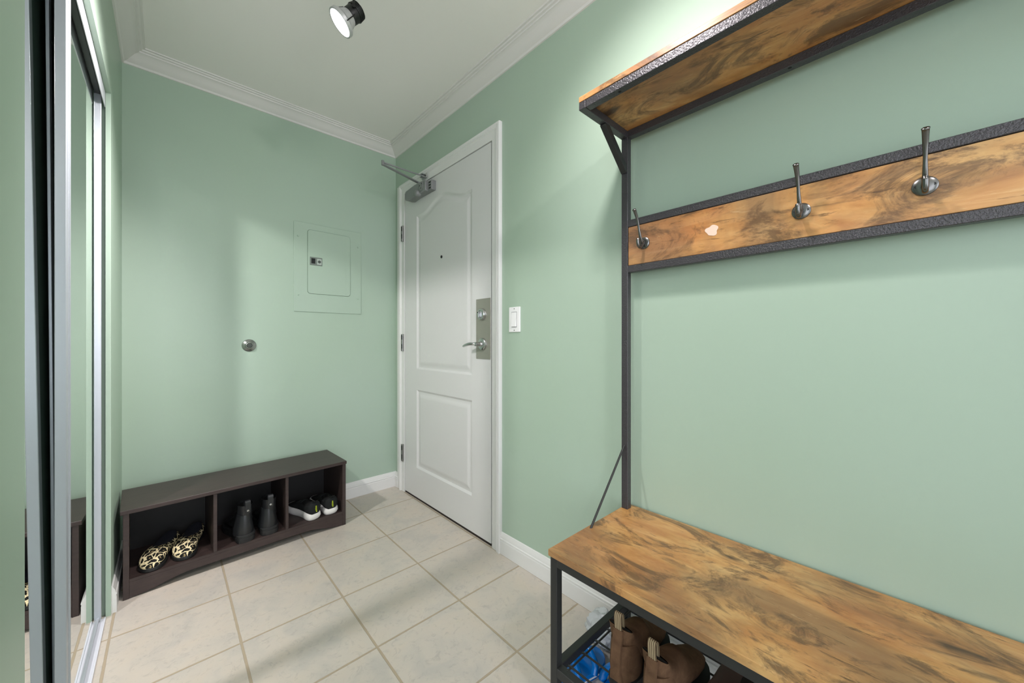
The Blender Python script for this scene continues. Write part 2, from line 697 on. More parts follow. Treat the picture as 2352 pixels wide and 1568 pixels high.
# ------------------------------------------------------------------ entry door
# casing: stepped profile, three sides mitred
cprof = [(0, 0), (0, 0.011), (0.006, 0.012), (0.036, 0.013), (0.041, 0.019), (0.047, 0.016), (0.052, 0.021), (0.062, 0.020), (0.064, 0.014), (0.064, 0)]
bm = BM()
rings = []
for (y, z, sy, sz) in ((DY0 - 0.009, 0, -1, 0), (DY0 - 0.009, DZ + 0.004, -1, 1), (DY1, DZ + 0.004, 1, 1), (DY1, 0, 1, 0)):
    rings.append([bm.verts.new((XB - h, y + sy * min(a, 0.098 if sy > 0 else 1), z + sz * a * (1.10 if sz else 1))) for a, h in cprof])
bridge(bm, rings)
# wider flat strip towards the corner on the hinge side
box(bm, XB - 0.012, XB, DY1 + 0.064, 2.466, 0, DZ + 0.074)
casing = struct('door_casing', bm, TRIM, smooth=25)
casing.name = 'trim_4'
bm = BM()   # jamb lining and stop
box(bm, XB, XB + 0.12, DY0 - 0.012, DY0 - 0.006, 0, DZ + 0.012)
box(bm, XB, XB + 0.12, DY1 + 0.006, DY1 + 0.012, 0, DZ + 0.012)
box(bm, XB, XB + 0.12, DY0 - 0.012, DY1 + 0.012, DZ + 0.006, DZ + 0.012)
box(bm, XB + 0.046, XB + 0.07, DY0 - 0.006, DY0 + 0.012, 0, DZ)
jamb = struct('trim_5', bm, TRIM)
bm = BM()
box(bm, XB - 0.004, XB + 0.118, DY0 - 0.005, DY1 + 0.005, 0.0, 0.006)
struct('trim_6', bm, mat('threshold_shadow_wood', rgb(52, 44, 38), 0.6))
bm = BM()      # black sheet behind the door; its colour stands for shade in the gaps
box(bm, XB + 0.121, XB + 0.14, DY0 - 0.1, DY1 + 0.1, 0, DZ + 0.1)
struct('hallway_shade_sheet', bm, DARK)

door = bpy.data.objects.new('door_1', None)
COL.objects.link(door)
door.location = (XB + 0.02, DY1, 0)
door['kind'] = 'structure'
ROOTM[door.name] = Matrix.Translation(door.location)
# slab with two raised panels, upper one with a cathedral top: built as a height field over the face
X0 = XB - 0.007
dy0, dy1, dz0, dz1 = DY0 + 0.003, DY1 - 0.003, 0.014, DZ + 0.000
PYA, PYB = 1.600, 2.200


def arch_top(y):
    u = (y - (PYA + PYB) / 2) / ((PYB - PYA) / 2)
    return 1.846 + 0.062 * math.cos(PI / 2 * min(1, abs(u) / 0.80)) ** 2


def panel_depth(y, z):
    """signed distance inside a panel outline -> depth of the moulding"""
    best = -1
    for (z0, top) in ((0.205, 0.715), (0.85, None)):
        t = arch_top(y) if top is None else top
        d = min(y - PYA, PYB - y, z - z0, (t - z) * (0.93 if top is None else 1))
        best = max(best, d)
    d = best
    if d <= 0:
        return 0.0
    if d < 0.012:
        return 0.009 * (d / 0.012) ** 1.0
    if d < 0.018:
        return 0.009
    if d < 0.050:
        s = (d - 0.018) / 0.032
        return 0.009 - 0.007 * s * s * (3 - 2 * s)
    return 0.002


bm = BM()


def lines(a, b, marks, step):
    s = {round(a, 5), round(b, 5)}
    for m_ in marks:
        for o_ in (-0.001, 0, 0.006, 0.012, 0.018, 0.026, 0.034, 0.042, 0.050, 0.052):
            for q in (m_ + o_, m_ - o_):
                if a < q < b:
                    s.add(round(q, 5))
    x = a
    while x < b:
        s.add(round(x, 5))
        x += step
    s = sorted(s)
    out = [s[0]]
    for q in s[1:]:
        if q - out[-1] > 0.0009:
            out.append(q)
    return out


ys = lines(dy0, dy1, (PYA, PYB), 0.012)
zs = lines(dz0, 1.78, (0.205, 0.715, 0.85), 0.05) + [1.78 + 0.003 * i for i in range(1, 54)] + [1.96, 2.0, dz1]
zs = sorted(set(round(q, 5) for q in zs))
grid = [[bm.verts.new((X0 + panel_depth(y, z), y, z)) for z in zs] for y in ys]
for i in range(len(ys) - 1):
    for j in range(len(zs) - 1):
        bm.faces.new((grid[i][j], grid[i + 1][j], grid[i + 1][j + 1], grid[i][j + 1]))
# edges and back
bx = X0 + 0.044
back = [bm.verts.new((bx, y, z)) for y, z in ((dy0, dz0), (dy1, dz0), (dy1, dz1), (dy0, dz1))]
bm.faces.new(back)
bm.faces.new([g[0] for g in grid] + [back[1], back[0]])
bm.faces.new([g[-1] for g in grid] + [back[2], back[3]])
bm.faces.new(grid[0] + [back[3], back[0]])
bm.faces.new(grid[-1] + [back[2], back[1]])
slab = obj('door_slab', bm, DOORW, door, smooth=20)

# peephole
bm = BM()
lathe(bm, (X0 + 0.002, 1.902, 1.532), (-1, 0, 0), [(-0.002, 0.0085), (0.003, 0.0085), (0.004, 0.007)])
pe = obj('peephole', bm, DARK, door, smooth=40)
# lock plate with dead bolt and lever
bm = BM()
box(bm, X0 - 0.003, X0, 1.443, 1.560, 0.940, 1.251)
plate = obj('lock_plate', bm, STEEL, door, bevel=0.001)
for z in (0.953, 1.238):
    bm = BM()
    lathe(bm, (X0 - 0.003, 1.549, z), (-1, 0, 0), [(0, 0.004), (0.0012, 0.004), (0.0016, 0.002)], 12)
    obj('plate_screw', bm, STEEL, plate)
bm = BM()
lathe(bm, (X0 - 0.003, 1.505, 1.170), (-1, 0, 0), [(0, 0.031), (0.010, 0.030), (0.016, 0.027), (0.017, 0.021), (0.014, 0.020), (0.015, 0.012)])
db = obj('deadbolt', bm, CHROME, door, smooth=35)
bm = BM()
box(bm, X0 - 0.034, X0 - 0.014, 1.5015, 1.5085, 1.150, 1.184, 0.002)
obj('thumb_turn', bm, CHROME, db, smooth=35)
bm = BM()
box(bm, X0 - 0.0365, X0 - 0.016, 1.5025, 1.5075, 1.176, 1.180)
obj('key_slot', bm, DARK, db)
bm = BM()
lathe(bm, (X0 - 0.003, 1.503, 1.017), (-1, 0, 0), [(0, 0.031), (0.008, 0.030), (0.011, 0.026), (0.012, 0.014), (0.020, 0.012), (0.022, 0.0105), (0.050, 0.0100), (0.052, 0.006)])
lv = obj('lever_handle', bm, CHROME, door, smooth=35)
bm = BM()
pts = smooth_path([(X0 - 0.047, 1.503, 1.017), (X0 - 0.052, 1.520, 1.018), (X0 - 0.056, 1.548, 1.017), (X0 - 0.056, 1.580, 1.011), (X0 - 0.052, 1.606, 1.004)])
rr = [0.0075 + 0.0045 * math.sin(PI * i / (len(pts) - 1)) for i in range(len(pts))]
rr[-1] = 0.004
tube(bm, pts, rr, 14, 0.7)
obj('lever', bm, CHROME, lv, smooth=60)
# hinges
for z0, z1 in ((0.210, 0.326), (0.962, 1.079), (1.711, 1.819)):
    bm = BM()
    cyl(bm, (XB - 0.020, DY1 + 0.008, z0), (XB - 0.020, DY1 + 0.008, z1), 0.0065, n=12)
    box(bm, XB - 0.023, XB - 0.018, DY1 + 0.004, DY1 + 0.024, z0 + 0.002, z1 - 0.002)
    h = obj('hinge', bm, HINGE, door, smooth=35)
    bm = BM()
    for k in range(2):
        zz = z0 + 0.018 + k * (z1 - z0 - 0.056)
        box(bm, XB - 0.0275, XB - 0.0245, DY1 + 0.003, DY1 + 0.009, zz, zz + 0.03)
    obj('hinge_knuckle_gap', bm, DARK, h)
# strike plate on the jamb
bm = BM(); box(bm, XB + 0.001, XB + 0.03, DY0 - 0.0065, DY0 - 0.002, 0.985, 1.035)
obj('strike_plate', bm, CHROME, door)

# door closer
t = thing('door_closer', 'grey hydraulic door closer with folding arm at top corner of white entry door', 'door closer', (XB - 0.003, 2.13, 1.99))
bm = BM()
poly = [(2.005, 1.945), (2.005, 2.005), (2.02, 2.012), (2.14, 2.018), (2.262, 2.010), (2.268, 1.995), (2.268, 1.962), (2.262, 1.952), (2.215, 1.940), (2.15, 1.945)]
prism(bm, poly, 'x', XB - 0.056, XB - 0.003)
obj('closer_body', bm, CLOSER, t, bevel=0.005, smooth=40)
bm = BM()
box(bm, XB - 0.038, XB - 0.0025, 1.962, 2.006, 1.945, 2.003, 0.003)
pl = obj('mounting_bracket', bm, CLOSER, t)
bm = BM()
for z in (1.957, 1.974, 1.991):
    box(bm, XB - 0.0388, XB - 0.037, 1.972, 1.992, z - 0.004, z + 0.004)
obj('bracket_slot', bm, DARK, pl)
bm = BM()
lathe(bm, (XB - 0.056, 2.055, 1.985), (-1, 0, 0), [(-0.002, 0.026), (0.002, 0.026), (0.003, 0.024)])
cp = obj('end_cap', bm, CLOSER, t, smooth=35)
bm = BM()
for a in (0.3, 2.4, 4.5):
    lathe(bm, (XB - 0.0585, 2.055 + 0.015 * math.cos(a), 1.985 + 0.015 * math.sin(a)), (-1, 0, 0), [(-0.001, 0.004), (0.0008, 0.004)], 10)
obj('screw', bm, DARK, cp)
bm = BM()
lathe(bm, (XB - 0.054, 2.095, 1.950), (-1, 0, 0), [(-0.01, 0.020), (0.010, 0.020), (0.018, 0.017), (0.022, 0.008)])
obj('valve_knob', bm, CLOSER, t, smooth=50)
ELB = Vector((0.925, 2.105, 2.072))
bm = BM()
cyl(bm, (XB - 0.030, 2.13, 2.012), (XB - 0.030, 2.13, 2.038), 0.012)
bar(bm, (XB - 0.030, 2.13, 2.034), ELB - Vector((0, 0, 0.008)), 0.020, 0.007)
obj('main_arm', bm, CLOSER, t, bevel=0.0015)
bm = BM()
tube(bm, [ELB + Vector((0, 0, 0.004)), (1.06, 2.088, 2.066), (XB - 0.022, 2.075, 2.060)], 0.0045, 10)
cyl(bm, ELB - Vector((0, 0, 0.013)), ELB + Vector((0, 0, 0.014)), 0.008, n=16)
obj('forearm', bm, CLOSER, t, smooth=50)
bm = BM()
box(bm, XB - 0.024, XB - 0.018, 2.045, 2.105, 2.046, 2.072, 0.002)
box(bm, XB - 0.046, XB - 0.018, 2.060, 2.090, 2.050, 2.055)
box(bm, XB - 0.046, XB - 0.018, 2.060, 2.090, 2.066, 2.071)
obj('arm_shoe', bm, CHROME, t)

# ------------------------------------------------------------------ sliding mirror doors and their tracks
ZT = 1.937      # top of the glass
t = thing('mirror_door', 'tall sliding closet mirror door beside the dark shoe bench, framed in pale metal', 'mirror door', (-0.185, 1.38, 0), group='sliding mirror doors of the closet')
y0, y1 = 1.380, 2.036
bm = BM(); box(bm, -0.190, -0.185, y0 + 0.01, y1 - 0.005, 0.020, 1.945)
obj('mirror_pane', bm, MIRROR, t)
bm = BM(); box(bm, -0.1945, -0.1905, y0 + 0.006, y1 - 0.003, 0.018, 1.945)
obj('back_panel', bm, BACKING, t)
bm = BM()
box(bm, -0.195, -0.176, y0, y0 + 0.028, 0.014, 1.95)
tube(bm, [(-0.1765, y0 + 0.030, 0.014), (-0.1765, y0 + 0.030, 1.95)], 0.0035, 12)
box(bm, -0.184, -0.1785, y0 + 0.028, y0 + 0.038, 0.014, 1.95)
obj('stile', bm, ALU, t, smooth=35, bevel=0.0015)
bm = BM()
box(bm, -0.195, -0.176, y1 - 0.012, y1, 0.014, 1.95)
obj('stile', bm, ALU, t, bevel=0.001)
bm = BM(); box(bm, -0.195, -0.181, y0 + 0.028, y1 - 0.012, 0.014, 0.022)
obj('bottom_rail', bm, ALU, t)
bm = BM(); box(bm, -0.195, -0.178, y0 + 0.028, y1 - 0.012, ZT, 1.95)
obj('top_rail', bm, DARKTRACK, t)

# near door, rear track, leaning a little
t = thing('mirror_door', 'nearer sliding closet mirror door, mostly out of frame at the far left edge', 'mirror door', (-0.2015, 0.62, 0.012), group='sliding mirror doors of the closet')
LEAN = math.radians(0.38)
t.rotation_euler = (0, -LEAN, 0)
ROOTM[t.name] = Matrix.Identity(4)
bm = BM(); box(bm, -0.005, 0.0, 0, 0.815, 0.006, 1.935)
obj('mirror_pane', bm, MIRROR, t)
bm = BM(); box(bm, -0.010, -0.0055, 0, 0.815, 0.004, 1.937)
obj('back_panel', bm, BACKING, t)
bm = BM(); box(bm, -0.012, 0.003, 0.815, 0.840, 0.0, 1.94)
obj('stile', bm, ALU, t, bevel=0.001)

t = thing('closet_track', 'pale metal head track with dark channels above the sliding mirror doors', 'door track', (-0.19, 1.47, CZ))
bm = BM(); box(bm, -0.1705, -0.1685, CY0 + 0.002, CY1 - 0.002, 1.908, CZ - 0.001)
obj('fascia', bm, ALUW, t)
bm = BM()
box(bm, -0.262, -0.1705, CY0 + 0.002, CY1 + 0.016, CZ, CZ + 0.004)
box(bm, -0.1995, -0.1975, CY0 + 0.002, CY1 + 0.010, 1.951, CZ)
box(bm, -0.235, -0.233, CY0 + 0.002, CY1 + 0.010, 1.93, CZ)
obj('channel', bm, DARKTRACK, t)
t = thing('floor_track', 'low metal double floor track under the sliding mirror doors', 'door track', (-0.19, 1.47, 0))
bm = BM()
box(bm, -0.222, -0.166, CY0 + 0.002, CY1 - 0.01, 0, 0.003)
box(bm, -0.170, -0.166, CY0 + 0.002, CY1 - 0.01, 0.003, 0.007)
box(bm, -0.1865, -0.1845, CY0 + 0.002, CY1 - 0.01, 0.003, 0.0125)
box(bm, -0.205, -0.203, CY0 + 0.002, CY1 - 0.01, 0.003, 0.010)
obj('rail', bm, ALUW, t)

# ------------------------------------------------------------------ breaker panel on the north wall
t = thing('breaker_panel', 'electrical breaker panel cover painted green over the wall', 'electrical panel', (0.7545, YA, 1.48))


def rrect(x0, x1, z0, z1, r, n=6):
    out = []
    for cx, cz, a0 in ((x1 - r, z1 - r, 0), (x0 + r, z1 - r, 90), (x0 + r, z0 + r, 180), (x1 - r, z0 + r, 270)):
        for i in range(n + 1):
            a = math.radians(a0 + 90 * i / n)
            out.append((cx + r * math.cos(a), cz + r * math.sin(a)))
    return out


bm = BM(); prism(bm, rrect(0.555, 0.954, 1.210, 1.752, 0.004), 'y', YA - 0.005, YA)
obj('cover', bm, WALL, t, bevel=0.002)
bm = BM(); prism(bm, rrect(0.6285, 0.8825, 1.3215, 1.7145, 0.018), 'y', YA - 0.0054, YA - 0.004)
obj('door_gap', bm, mat('green_gap_shadowed_seam', rgb(84, 104, 84), 0.8), t)
bm = BM(); prism(bm, rrect(0.630, 0.881, 1.323, 1.713, 0.017), 'y', YA - 0.009, YA - 0.005)
pd = obj('panel_door', bm, WALL, t, bevel=0.0012)
bm = BM(); box(bm, 0.852, 0.854, YA - 0.0094, YA - 0.0085, 1.325, 1.711)
for z in (1.40, 1.60):
    box(bm, 0.873, 0.879, YA - 0.0115, YA - 0.0085, z - 0.013, z + 0.013)
obj('hinge_fold', bm, WALL, pd)
bm = BM(); box(bm, 0.641, 0.711, YA - 0.0115, YA - 0.009, 1.498, 1.548, 0.001)
la = obj('latch', bm, mat('grey_latch_plastic', rgb(112, 122, 114), 0.5), t)
bm = BM(); box(bm, 0.649, 0.671, YA - 0.0119, YA - 0.011, 1.508, 1.540)
obj('latch_recess', bm, DARK, la)
bm = BM(); box(bm, 0.681, 0.707, YA - 0.0130, YA - 0.0115, 1.504, 1.540, 0.001)
lk = obj('lock_face', bm, mat('pale_lock_plastic', rgb(176, 186, 178), 0.4), la)
bm = BM()
lathe(bm, (0.694, YA - 0.0130, 1.522), (0, -1, 0), [(0, 0.009), (0.001, 0.009), (0.0012, 0.006), (0.0002, 0.0058), (0.0002, 0.003), (0.0012, 0.0028)])
obj('key_hole', bm, mat('dark_lock_ring', rgb(70, 80, 72), 0.5), la, smooth=30)
for x, z in ((0.578, 1.665), (0.578, 1.312), (0.932, 1.312), (0.932, 1.655)):
    bm = BM(); lathe(bm, (x, YA - 0.005, z), (0, -1, 0), [(0, 0.006), (0.003, 0.005), (0.004, 0.002)], 16)
    obj('cover_screw', bm, WALL, t, smooth=50)

# wall stop
bm = BM()
lathe(bm, (0.336, YA, 1.008), (0, -1, 0), [(0, 0.034), (0.003, 0.034), (0.006, 0.031), (0.010, 0.022), (0.012, 0.0195), (0.016, 0.018), (0.020, 0.017), (0.021, 0.014), (0.017, 0.012)], 40)
t = thing('door_stop', 'round chrome wall door stop with dark rubber centre on the green wall', 'door stop', (0.336, YA, 1.008))
obj('stop_body', bm, mat('dull_chrome', rgb(168, 172, 168), 0.25, 0.9), t, smooth=30)
bm = BM()
lathe(bm, (0.336, YA - 0.016, 1.008), (0, -1, 0), [(0, 0.0125), (0.003, 0.0115), (0.004, 0.006)], 24)
obj('rubber_bumper', bm, mat('grey_rubber', rgb(70, 76, 72), 0.7), t, smooth=50)

# light switch
t = thing('light_switch', 'white rocker light switch on green wall beside the entry door', 'light switch', (XB, 1.2715, 1.134))
bm = BM(); box(bm, XB - 0.006, XB, 1.234, 1.309, 1.075, 1.193, 0.0025)
obj('switch_plate', bm, SWITCHP, t)
bm = BM(); box(bm, XB - 0.0066, XB - 0.0055, 1.2535, 1.2895, 1.098, 1.170)
rg = obj('rocker_gap', bm, mat('grey_gap_plastic', rgb(120, 120, 120), 0.5), t)
bm = BM()
prism(bm, [(XB - 0.0055, 1.1005), (XB - 0.0125, 1.1005), (XB - 0.0075, 1.168), (XB - 0.0055, 1.168)], 'y', 1.2555, 1.2875)
obj('rocker', bm, SWITCHP, t)
for z in (1.0835, 1.1845):
    bm = BM()
    lathe(bm, (XB - 0.0058, 1.2715, z), (-1, 0, 0), [(0, 0.003), (0.0009, 0.0028)], 12)
    obj('plate_screw', bm, HINGE, t)


# ------------------------------------------------------------------ spot heads
def spot_head(label, pos, aim, group='black spot heads of the ceiling track light'):
    """pos: centre of the lens, aim: beam direction"""
    t = thing('spot_lamp', label, 'spotlight', (pos.x, pos.y, ZC), group=group)
    a = aim.normalized()
    bm = BM()
    lathe(bm, pos, -a, [(-0.004, 0.012), (-0.003, 0.036), (0.0, 0.0455)], 40)
    obj('lens', bm, LENS, t, smooth=60)
    bm = BM()
    lathe(bm, pos, -a, [(-0.001, 0.046), (-0.001, 0.0475), (0.010, 0.0475), (0.016, 0.043), (0.018, 0.0405)], 40)
    obj('bulb_rim', bm, LAMPGREY, t, smooth=35)
    bm = BM()
    lathe(bm, pos, -a, [(0.012, 0.040), (0.046, 0.027), (0.052, 0.024)], 40)
    obj('reflector_cone', bm, LAMPGREY, t, smooth=35)
    bm = BM()
    d, u, w = frame_from(-a)
    lathe(bm, pos, -a, [(0.043, 0.027), (0.045, 0.029), (0.050, 0.029), (0.076, 0.030), (0.090, 0.027), (0.096, 0.020), (0.097, 0.010)], 32)
    for k in range(3):      # wire arms that clip the bulb
        an = 2 * PI * k / 3 + 0.6
        q = u * math.cos(an) + w * math.sin(an)
        tube(bm, [pos + d * 0.006 + q * 0.049, pos + d * 0.02 + q * 0.045, pos + d * 0.05 + q * 0.033], 0.0018, 8)
    for k in range(4):      # cooling fins at the back
        lathe(bm, pos + d * (0.070 + 0.006 * k), d, [(0, 0.032 - 0.001 * k), (0.0025, 0.032 - 0.001 * k)], 32)
    hs = obj('lamp_housing', bm, LAMPBLK, t, smooth=35)
    piv = pos + d * 0.066
    bm = BM()
    side = d.cross(Vector((0, 0, 1))).normalized()
    top = Vector((piv.x, piv.y, ZC - 0.045))
    for s in (-1, 1):
        tube(bm, [piv + side * 0.031 * s, piv + side * 0.024 * s + Vector((0, 0, 0.03)), top + side * 0.010 * s], 0.0042, 10)
    cyl(bm, piv - side * 0.036, piv + side * 0.036, 0.006)
    cyl(bm, top - Vector((0, 0, 0.008)), (top.x, top.y, ZC - 0.018), 0.018)
    obj('yoke', bm, LAMPBLK, t, smooth=35)
    return t, piv


_, pv = spot_head('small black spotlight with lit bulb hanging near the ceiling above the closet side', LAMP_A, AIM_A)
_, pv2 = spot_head('black spotlight above the coat rack shelf, outside the picture', LAMP_B, AIM_B)
_, pv3 = spot_head('added black spotlight behind the camera, fill for the door and north wall', LAMP_C, AIM_C)
bm = BM()
p0 = Vector((pv.x, pv.y, ZC - 0.009)); p1 = Vector((pv3.x, pv3.y, ZC - 0.009))
dd = (p1 - p0).normalized()
bar(bm, p0 + dd * -0.0, p1 + dd * 0.06, 0.034, 0.018)
tag(obj('light_track', bm, LAMPBLK), 'black ceiling track carrying the spotlights', 'light track')

# ------------------------------------------------------------------ hall tree
YL, YR = 0.680, -0.310
t = thing('hall_tree', 'hall tree bench with rustic wood seat, black metal frame, hook rail and top shelf', 'hall tree', (0.98, 0.185, 0))
HT = t
ZB = 0.462
bm = BM(); box(bm, 0.770, 1.192, YR - 0.002, YL + 0.003, ZB - 0.018, ZB, 0.0015)
obj('seat', bm, WOOD, t)


def sq(bm, x0, x1, y0, y1, z0, z1):
    box(bm, x0, x1, y0, y1, z0, z1, 0.0012, 1)


PX0, PX1 = 1.145, 1.168
for ya, yb in ((YL - 0.023, YL), (YR, YR + 0.023)):
    bm = BM(); sq(bm, PX0, PX1, ya, yb, ZB, 1.747)
    obj('upright_post', bm, COAT, t)
    bm = BM(); sq(bm, PX0, PX1, ya, yb, 0.0, ZB - 0.018)
    obj('leg', bm, FLAT, t)
    bm = BM(); sq(bm, 0.776, 0.799, ya, yb, 0.0, ZB - 0.018)
    obj('leg', bm, FLAT, t)
bm = BM()
sq(bm, 0.776, 0.799, YR + 0.023, YL - 0.023, ZB - 0.043, ZB - 0.018)
sq(bm, PX0, PX1, YR + 0.023, YL - 0.023, ZB - 0.043, ZB - 0.018)
sq(bm, 0.799, PX0, YL - 0.023, YL, ZB - 0.043, ZB - 0.018)
sq(bm, 0.799, PX0, YR, YR + 0.023, ZB - 0.043, ZB - 0.018)
obj('seat_frame', bm, FLAT, t)
# low mesh shelf
SZ = 0.120
bm = BM()
sq(bm, 0.776, 0.799, YR + 0.023, YL - 0.023, SZ, SZ + 0.025)
sq(bm, PX0, PX1, YR + 0.023, YL - 0.023, SZ, SZ + 0.025)
sq(bm, 0.799, PX0, YL - 0.023, YL, SZ, SZ + 0.025)
sq(bm, 0.799, PX0, YR, YR + 0.023, SZ, SZ + 0.025)
sf = obj('shelf_frame', bm, FLAT, t)
bm = BM()
for x in (0.806, 0.868, 0.932, 0.996, 1.062, 1.126):
    tube(bm, [(x, YR + 0.015, 0.148), (x, YL - 0.048, 0.148), (x, YL - 0.040, 0.146)], 0.0028, 8)
for y in (YL - 0.047, YL - 0.155, YL - 0.33, YL - 0.50, YL - 0.67, YL - 0.84, YR + 0.03):
    cyl(bm, (0.790, y, 0.1432), (PX0 + 0.01, y, 0.1432), 0.0028, n=8)
obj('wire_mesh', bm, FLAT, t, smooth=60)
# thin diagonal stay rods
for y in (YL - 0.010, YR + 0.010):
    bm = BM(); cyl(bm, (0.944, y, ZB - 0.01), (PX0 + 0.002, y, 0.678), 0.0035, n=10)
    obj('stay_rod', bm, FLAT, t, smooth=50)
# hook rail
bm = BM()
sq(bm, PX0, PX1, YR + 0.023, YL - 0.023, 1.420, 1.443)
obj('upper_rail', bm, COAT, t)
bm = BM()
sq(bm, PX0, PX1, YR + 0.023, YL - 0.023, 1.266, 1.289)
obj('lower_rail', bm, COAT, t)
bm = BM(); box(bm, PX0 + 0.002, PX1 - 0.002, YR + 0.025, YL - 0.025, 1.290, 1.4185, 0.001)
hb = obj('hook_board', bm, WOOD, t)
bm = BM()
pts = [(0.391 + 0.0165 * math.cos(a) * (1 + 0.13 * math.sin(3 * a + 1) + 0.08 * math.sin(5 * a)), 1.352 + 0.0150 * math.sin(a) * (1 + 0.13 * math.sin(3 * a + 1) + 0.08 * math.sin(5 * a))) for a in [2 * PI * k / 40 for k in range(40)]]
prism(bm, pts, 'x', PX0 + 0.0012, PX0 + 0.003)
obj('torn_patch', bm, SCAR, hb).__setitem__('label', 'pale torn patch left by a missing hook')


def hook(y):
    z = 1.355
    x = PX0 + 0.002
    bm = BM()
    lathe(bm, (x, y, z), (-1, 0, 0), [(0, 0.0195), (0.003, 0.0190), (0.005, 0.016), (0.006, 0.008)], 32)
    pl = obj('coat_hook', bm, GUN, HT, smooth=35)
    bm = BM()
    up = smooth_path([(x - 0.004, y, z - 0.004), (x - 0.016, y, z + 0.002), (x - 0.027, y, z + 0.020), (x - 0.036, y, z + 0.045), (x - 0.046, y, z + 0.070), (x - 0.060, y, z + 0.090), (x - 0.066, y, z + 0.096)])
    n = len(up)
    rr = [0.0062 - 0.0028 * min(1, i / (n * 0.5)) + (0.0032 * max(0, (i / (n - 1) - 0.5) / 0.5)) for i in range(n)]
    rr[-3:] = [0.0066, 0.0058, 0.0030]
    tube(bm, up, rr, 12, 0.85)
    lo = smooth_path([(x - 0.004, y, z + 0.004), (x - 0.014, y, z - 0.008), (x - 0.026, y, z - 0.018), (x - 0.038, y, z - 0.014), (x - 0.042, y, z + 0.000), (x - 0.040, y, z + 0.006)])
    n = len(lo)
    tube(bm, lo, [0.0058 - 0.001 * math.sin(PI * i / (n - 1)) for i in range(n)], 12, 0.9)
    obj('prong', bm, GUN, pl, smooth=60)
    for s in (-1, 1):
        bm = BM()
        lathe(bm, (x - 0.0042, y + 0.0125 * s, z), (-1, 0, 0), [(0, 0.0032), (0.0012, 0.003)], 10)
        obj('hook_screw', bm, DARK, pl)


for y in (0.598, 0.186, -0.018):
    hook(y)
# top shelf
bm = BM(); box(bm, 0.905, XB - 0.002, YR - 0.002, YL, 1.748, 1.764, 0.001)
obj('top_shelf', bm, WOOD, t)
bm = BM()
sq(bm, 0.906, 0.929, YR + 0.0245, YL - 0.0245, 1.724, 1.747)
sq(bm, PX0, PX1, YR + 0.023, YL - 0.023, 1.724, 1.747)
for ya, yb in ((YL - 0.023, YL), (YR, YR + 0.023)):
    sq(bm, 0.905, PX0 - 0.0003, ya, yb, 1.724, 1.747)
sfr = obj('top_shelf_frame', bm, COAT, t)
for x, y, z in ((1.152, 0.21, 1.7238), (0.918, 0.55, 1.7238), (0.918, 0.15, 1.7238)):
    bm = BM()
    lathe(bm, (x, y, z), (0, 0, -1), [(-0.001, 0.0045), (0.0004, 0.004)], 12)
    obj('bolt', bm, DARK, sfr)
for ya in (YL - 0.0115, YR + 0.0115):
    bm = BM()
    bar(bm, (1.020, ya, 1.728), (1.148, ya, 1.612), 0.021, 0.020, (0, 1, 0))
    obj('brace', bm, FLAT, t, bevel=0.001)

# ------------------------------------------------------------------ shoe bench
BR = math.radians(2.4)
t = thing('shoe_bench', 'low espresso brown shoe bench with three open cubbies against green wall', 'shoe bench', (-0.128, 2.135, 0), BR)
RT = t
W, D, H = 0.868, 0.302, 0.358
bm = BM(); box(bm, -0.008, W + 0.003, -0.006, D, H - 0.016, H, 0.001, 1)
obj('bench_top', bm, ESP, t, world=False)
for x in (0, W - 0.018):
    bm = BM(); box(bm, x, x + 0.018, 0, D - 0.002, 0, H - 0.0165, 0.001, 1)
    obj('side_panel', bm, ESP, t, world=False)
for x in (0.283, 0.570):
    bm = BM(); box(bm, x, x + 0.013, 0.002, D - 0.006, 0.0785, H - 0.0165)
    obj('divider', bm, ESP, t, world=False)
bm = BM(); box(bm, 0.0185, W - 0.0185, 0.001, D - 0.006, 0.066, 0.078)
obj('bottom_shelf', bm, ESP, t, world=False)
bm = BM(); box(bm, 0.0185, W - 0.0185, D - 0.006, D - 0.002, 0.01, H - 0.0165)
obj('back_panel', bm, mat('shaded_back_board', rgb(22, 20, 20), 0.6), t, world=False)  # darker than the espresso; cubby shade put into the board's colour
bm = BM()
n = 40
poly = [(0.0185, 0.0655), (0.0185, 0.002)]
for i in range(n + 1):
    u = i / n
    x = 0.03 + (W - 0.06) * u
    e = min(1.0, min(u, 1 - u) / 0.22)
    poly.append((x, 0.004 + 0.030 * e * e * (3 - 2 * e)))
poly += [(W - 0.0185, 0.002), (W - 0.0185, 0.0655)]
prism(bm, poly, 'y', 0.001, 0.016)
obj('apron', bm, ESP, t, world=False)


# ------------------------------------------------------------------ shoes
def ring(bm, c, hw, z0, z1, power=2.4, n=20, flat=0.0, cx=0.0):
    """cross section in the xz plane at y=c; bottom flattened"""
    out = []
    zc, hh = (z0 + z1) / 2, (z1 - z0) / 2
    for i in range(n):
        a = 2 * PI * i / n
        ca, sa = math.cos(a), math.sin(a)
        x = hw * math.copysign(abs(ca) ** (2 / power), ca)
        z = hh * math.copysign(abs(sa) ** (2 / power), sa)
        out.append(bm.verts.new((cx + x, c, zc + z)))
    return out


SOLEW = [(0, 0.0), (0.004, 0.13), (0.02, 0.25), (0.06, 0.335), (0.12, 0.37), (0.22, 0.375), (0.36, 0.36), (0.5, 0.40), (0.64, 0.47), (0.75, 0.495), (0.85, 0.46), (0.93, 0.36), (0.98, 0.21), (0.996, 0.10), (1.0, 0.0)]


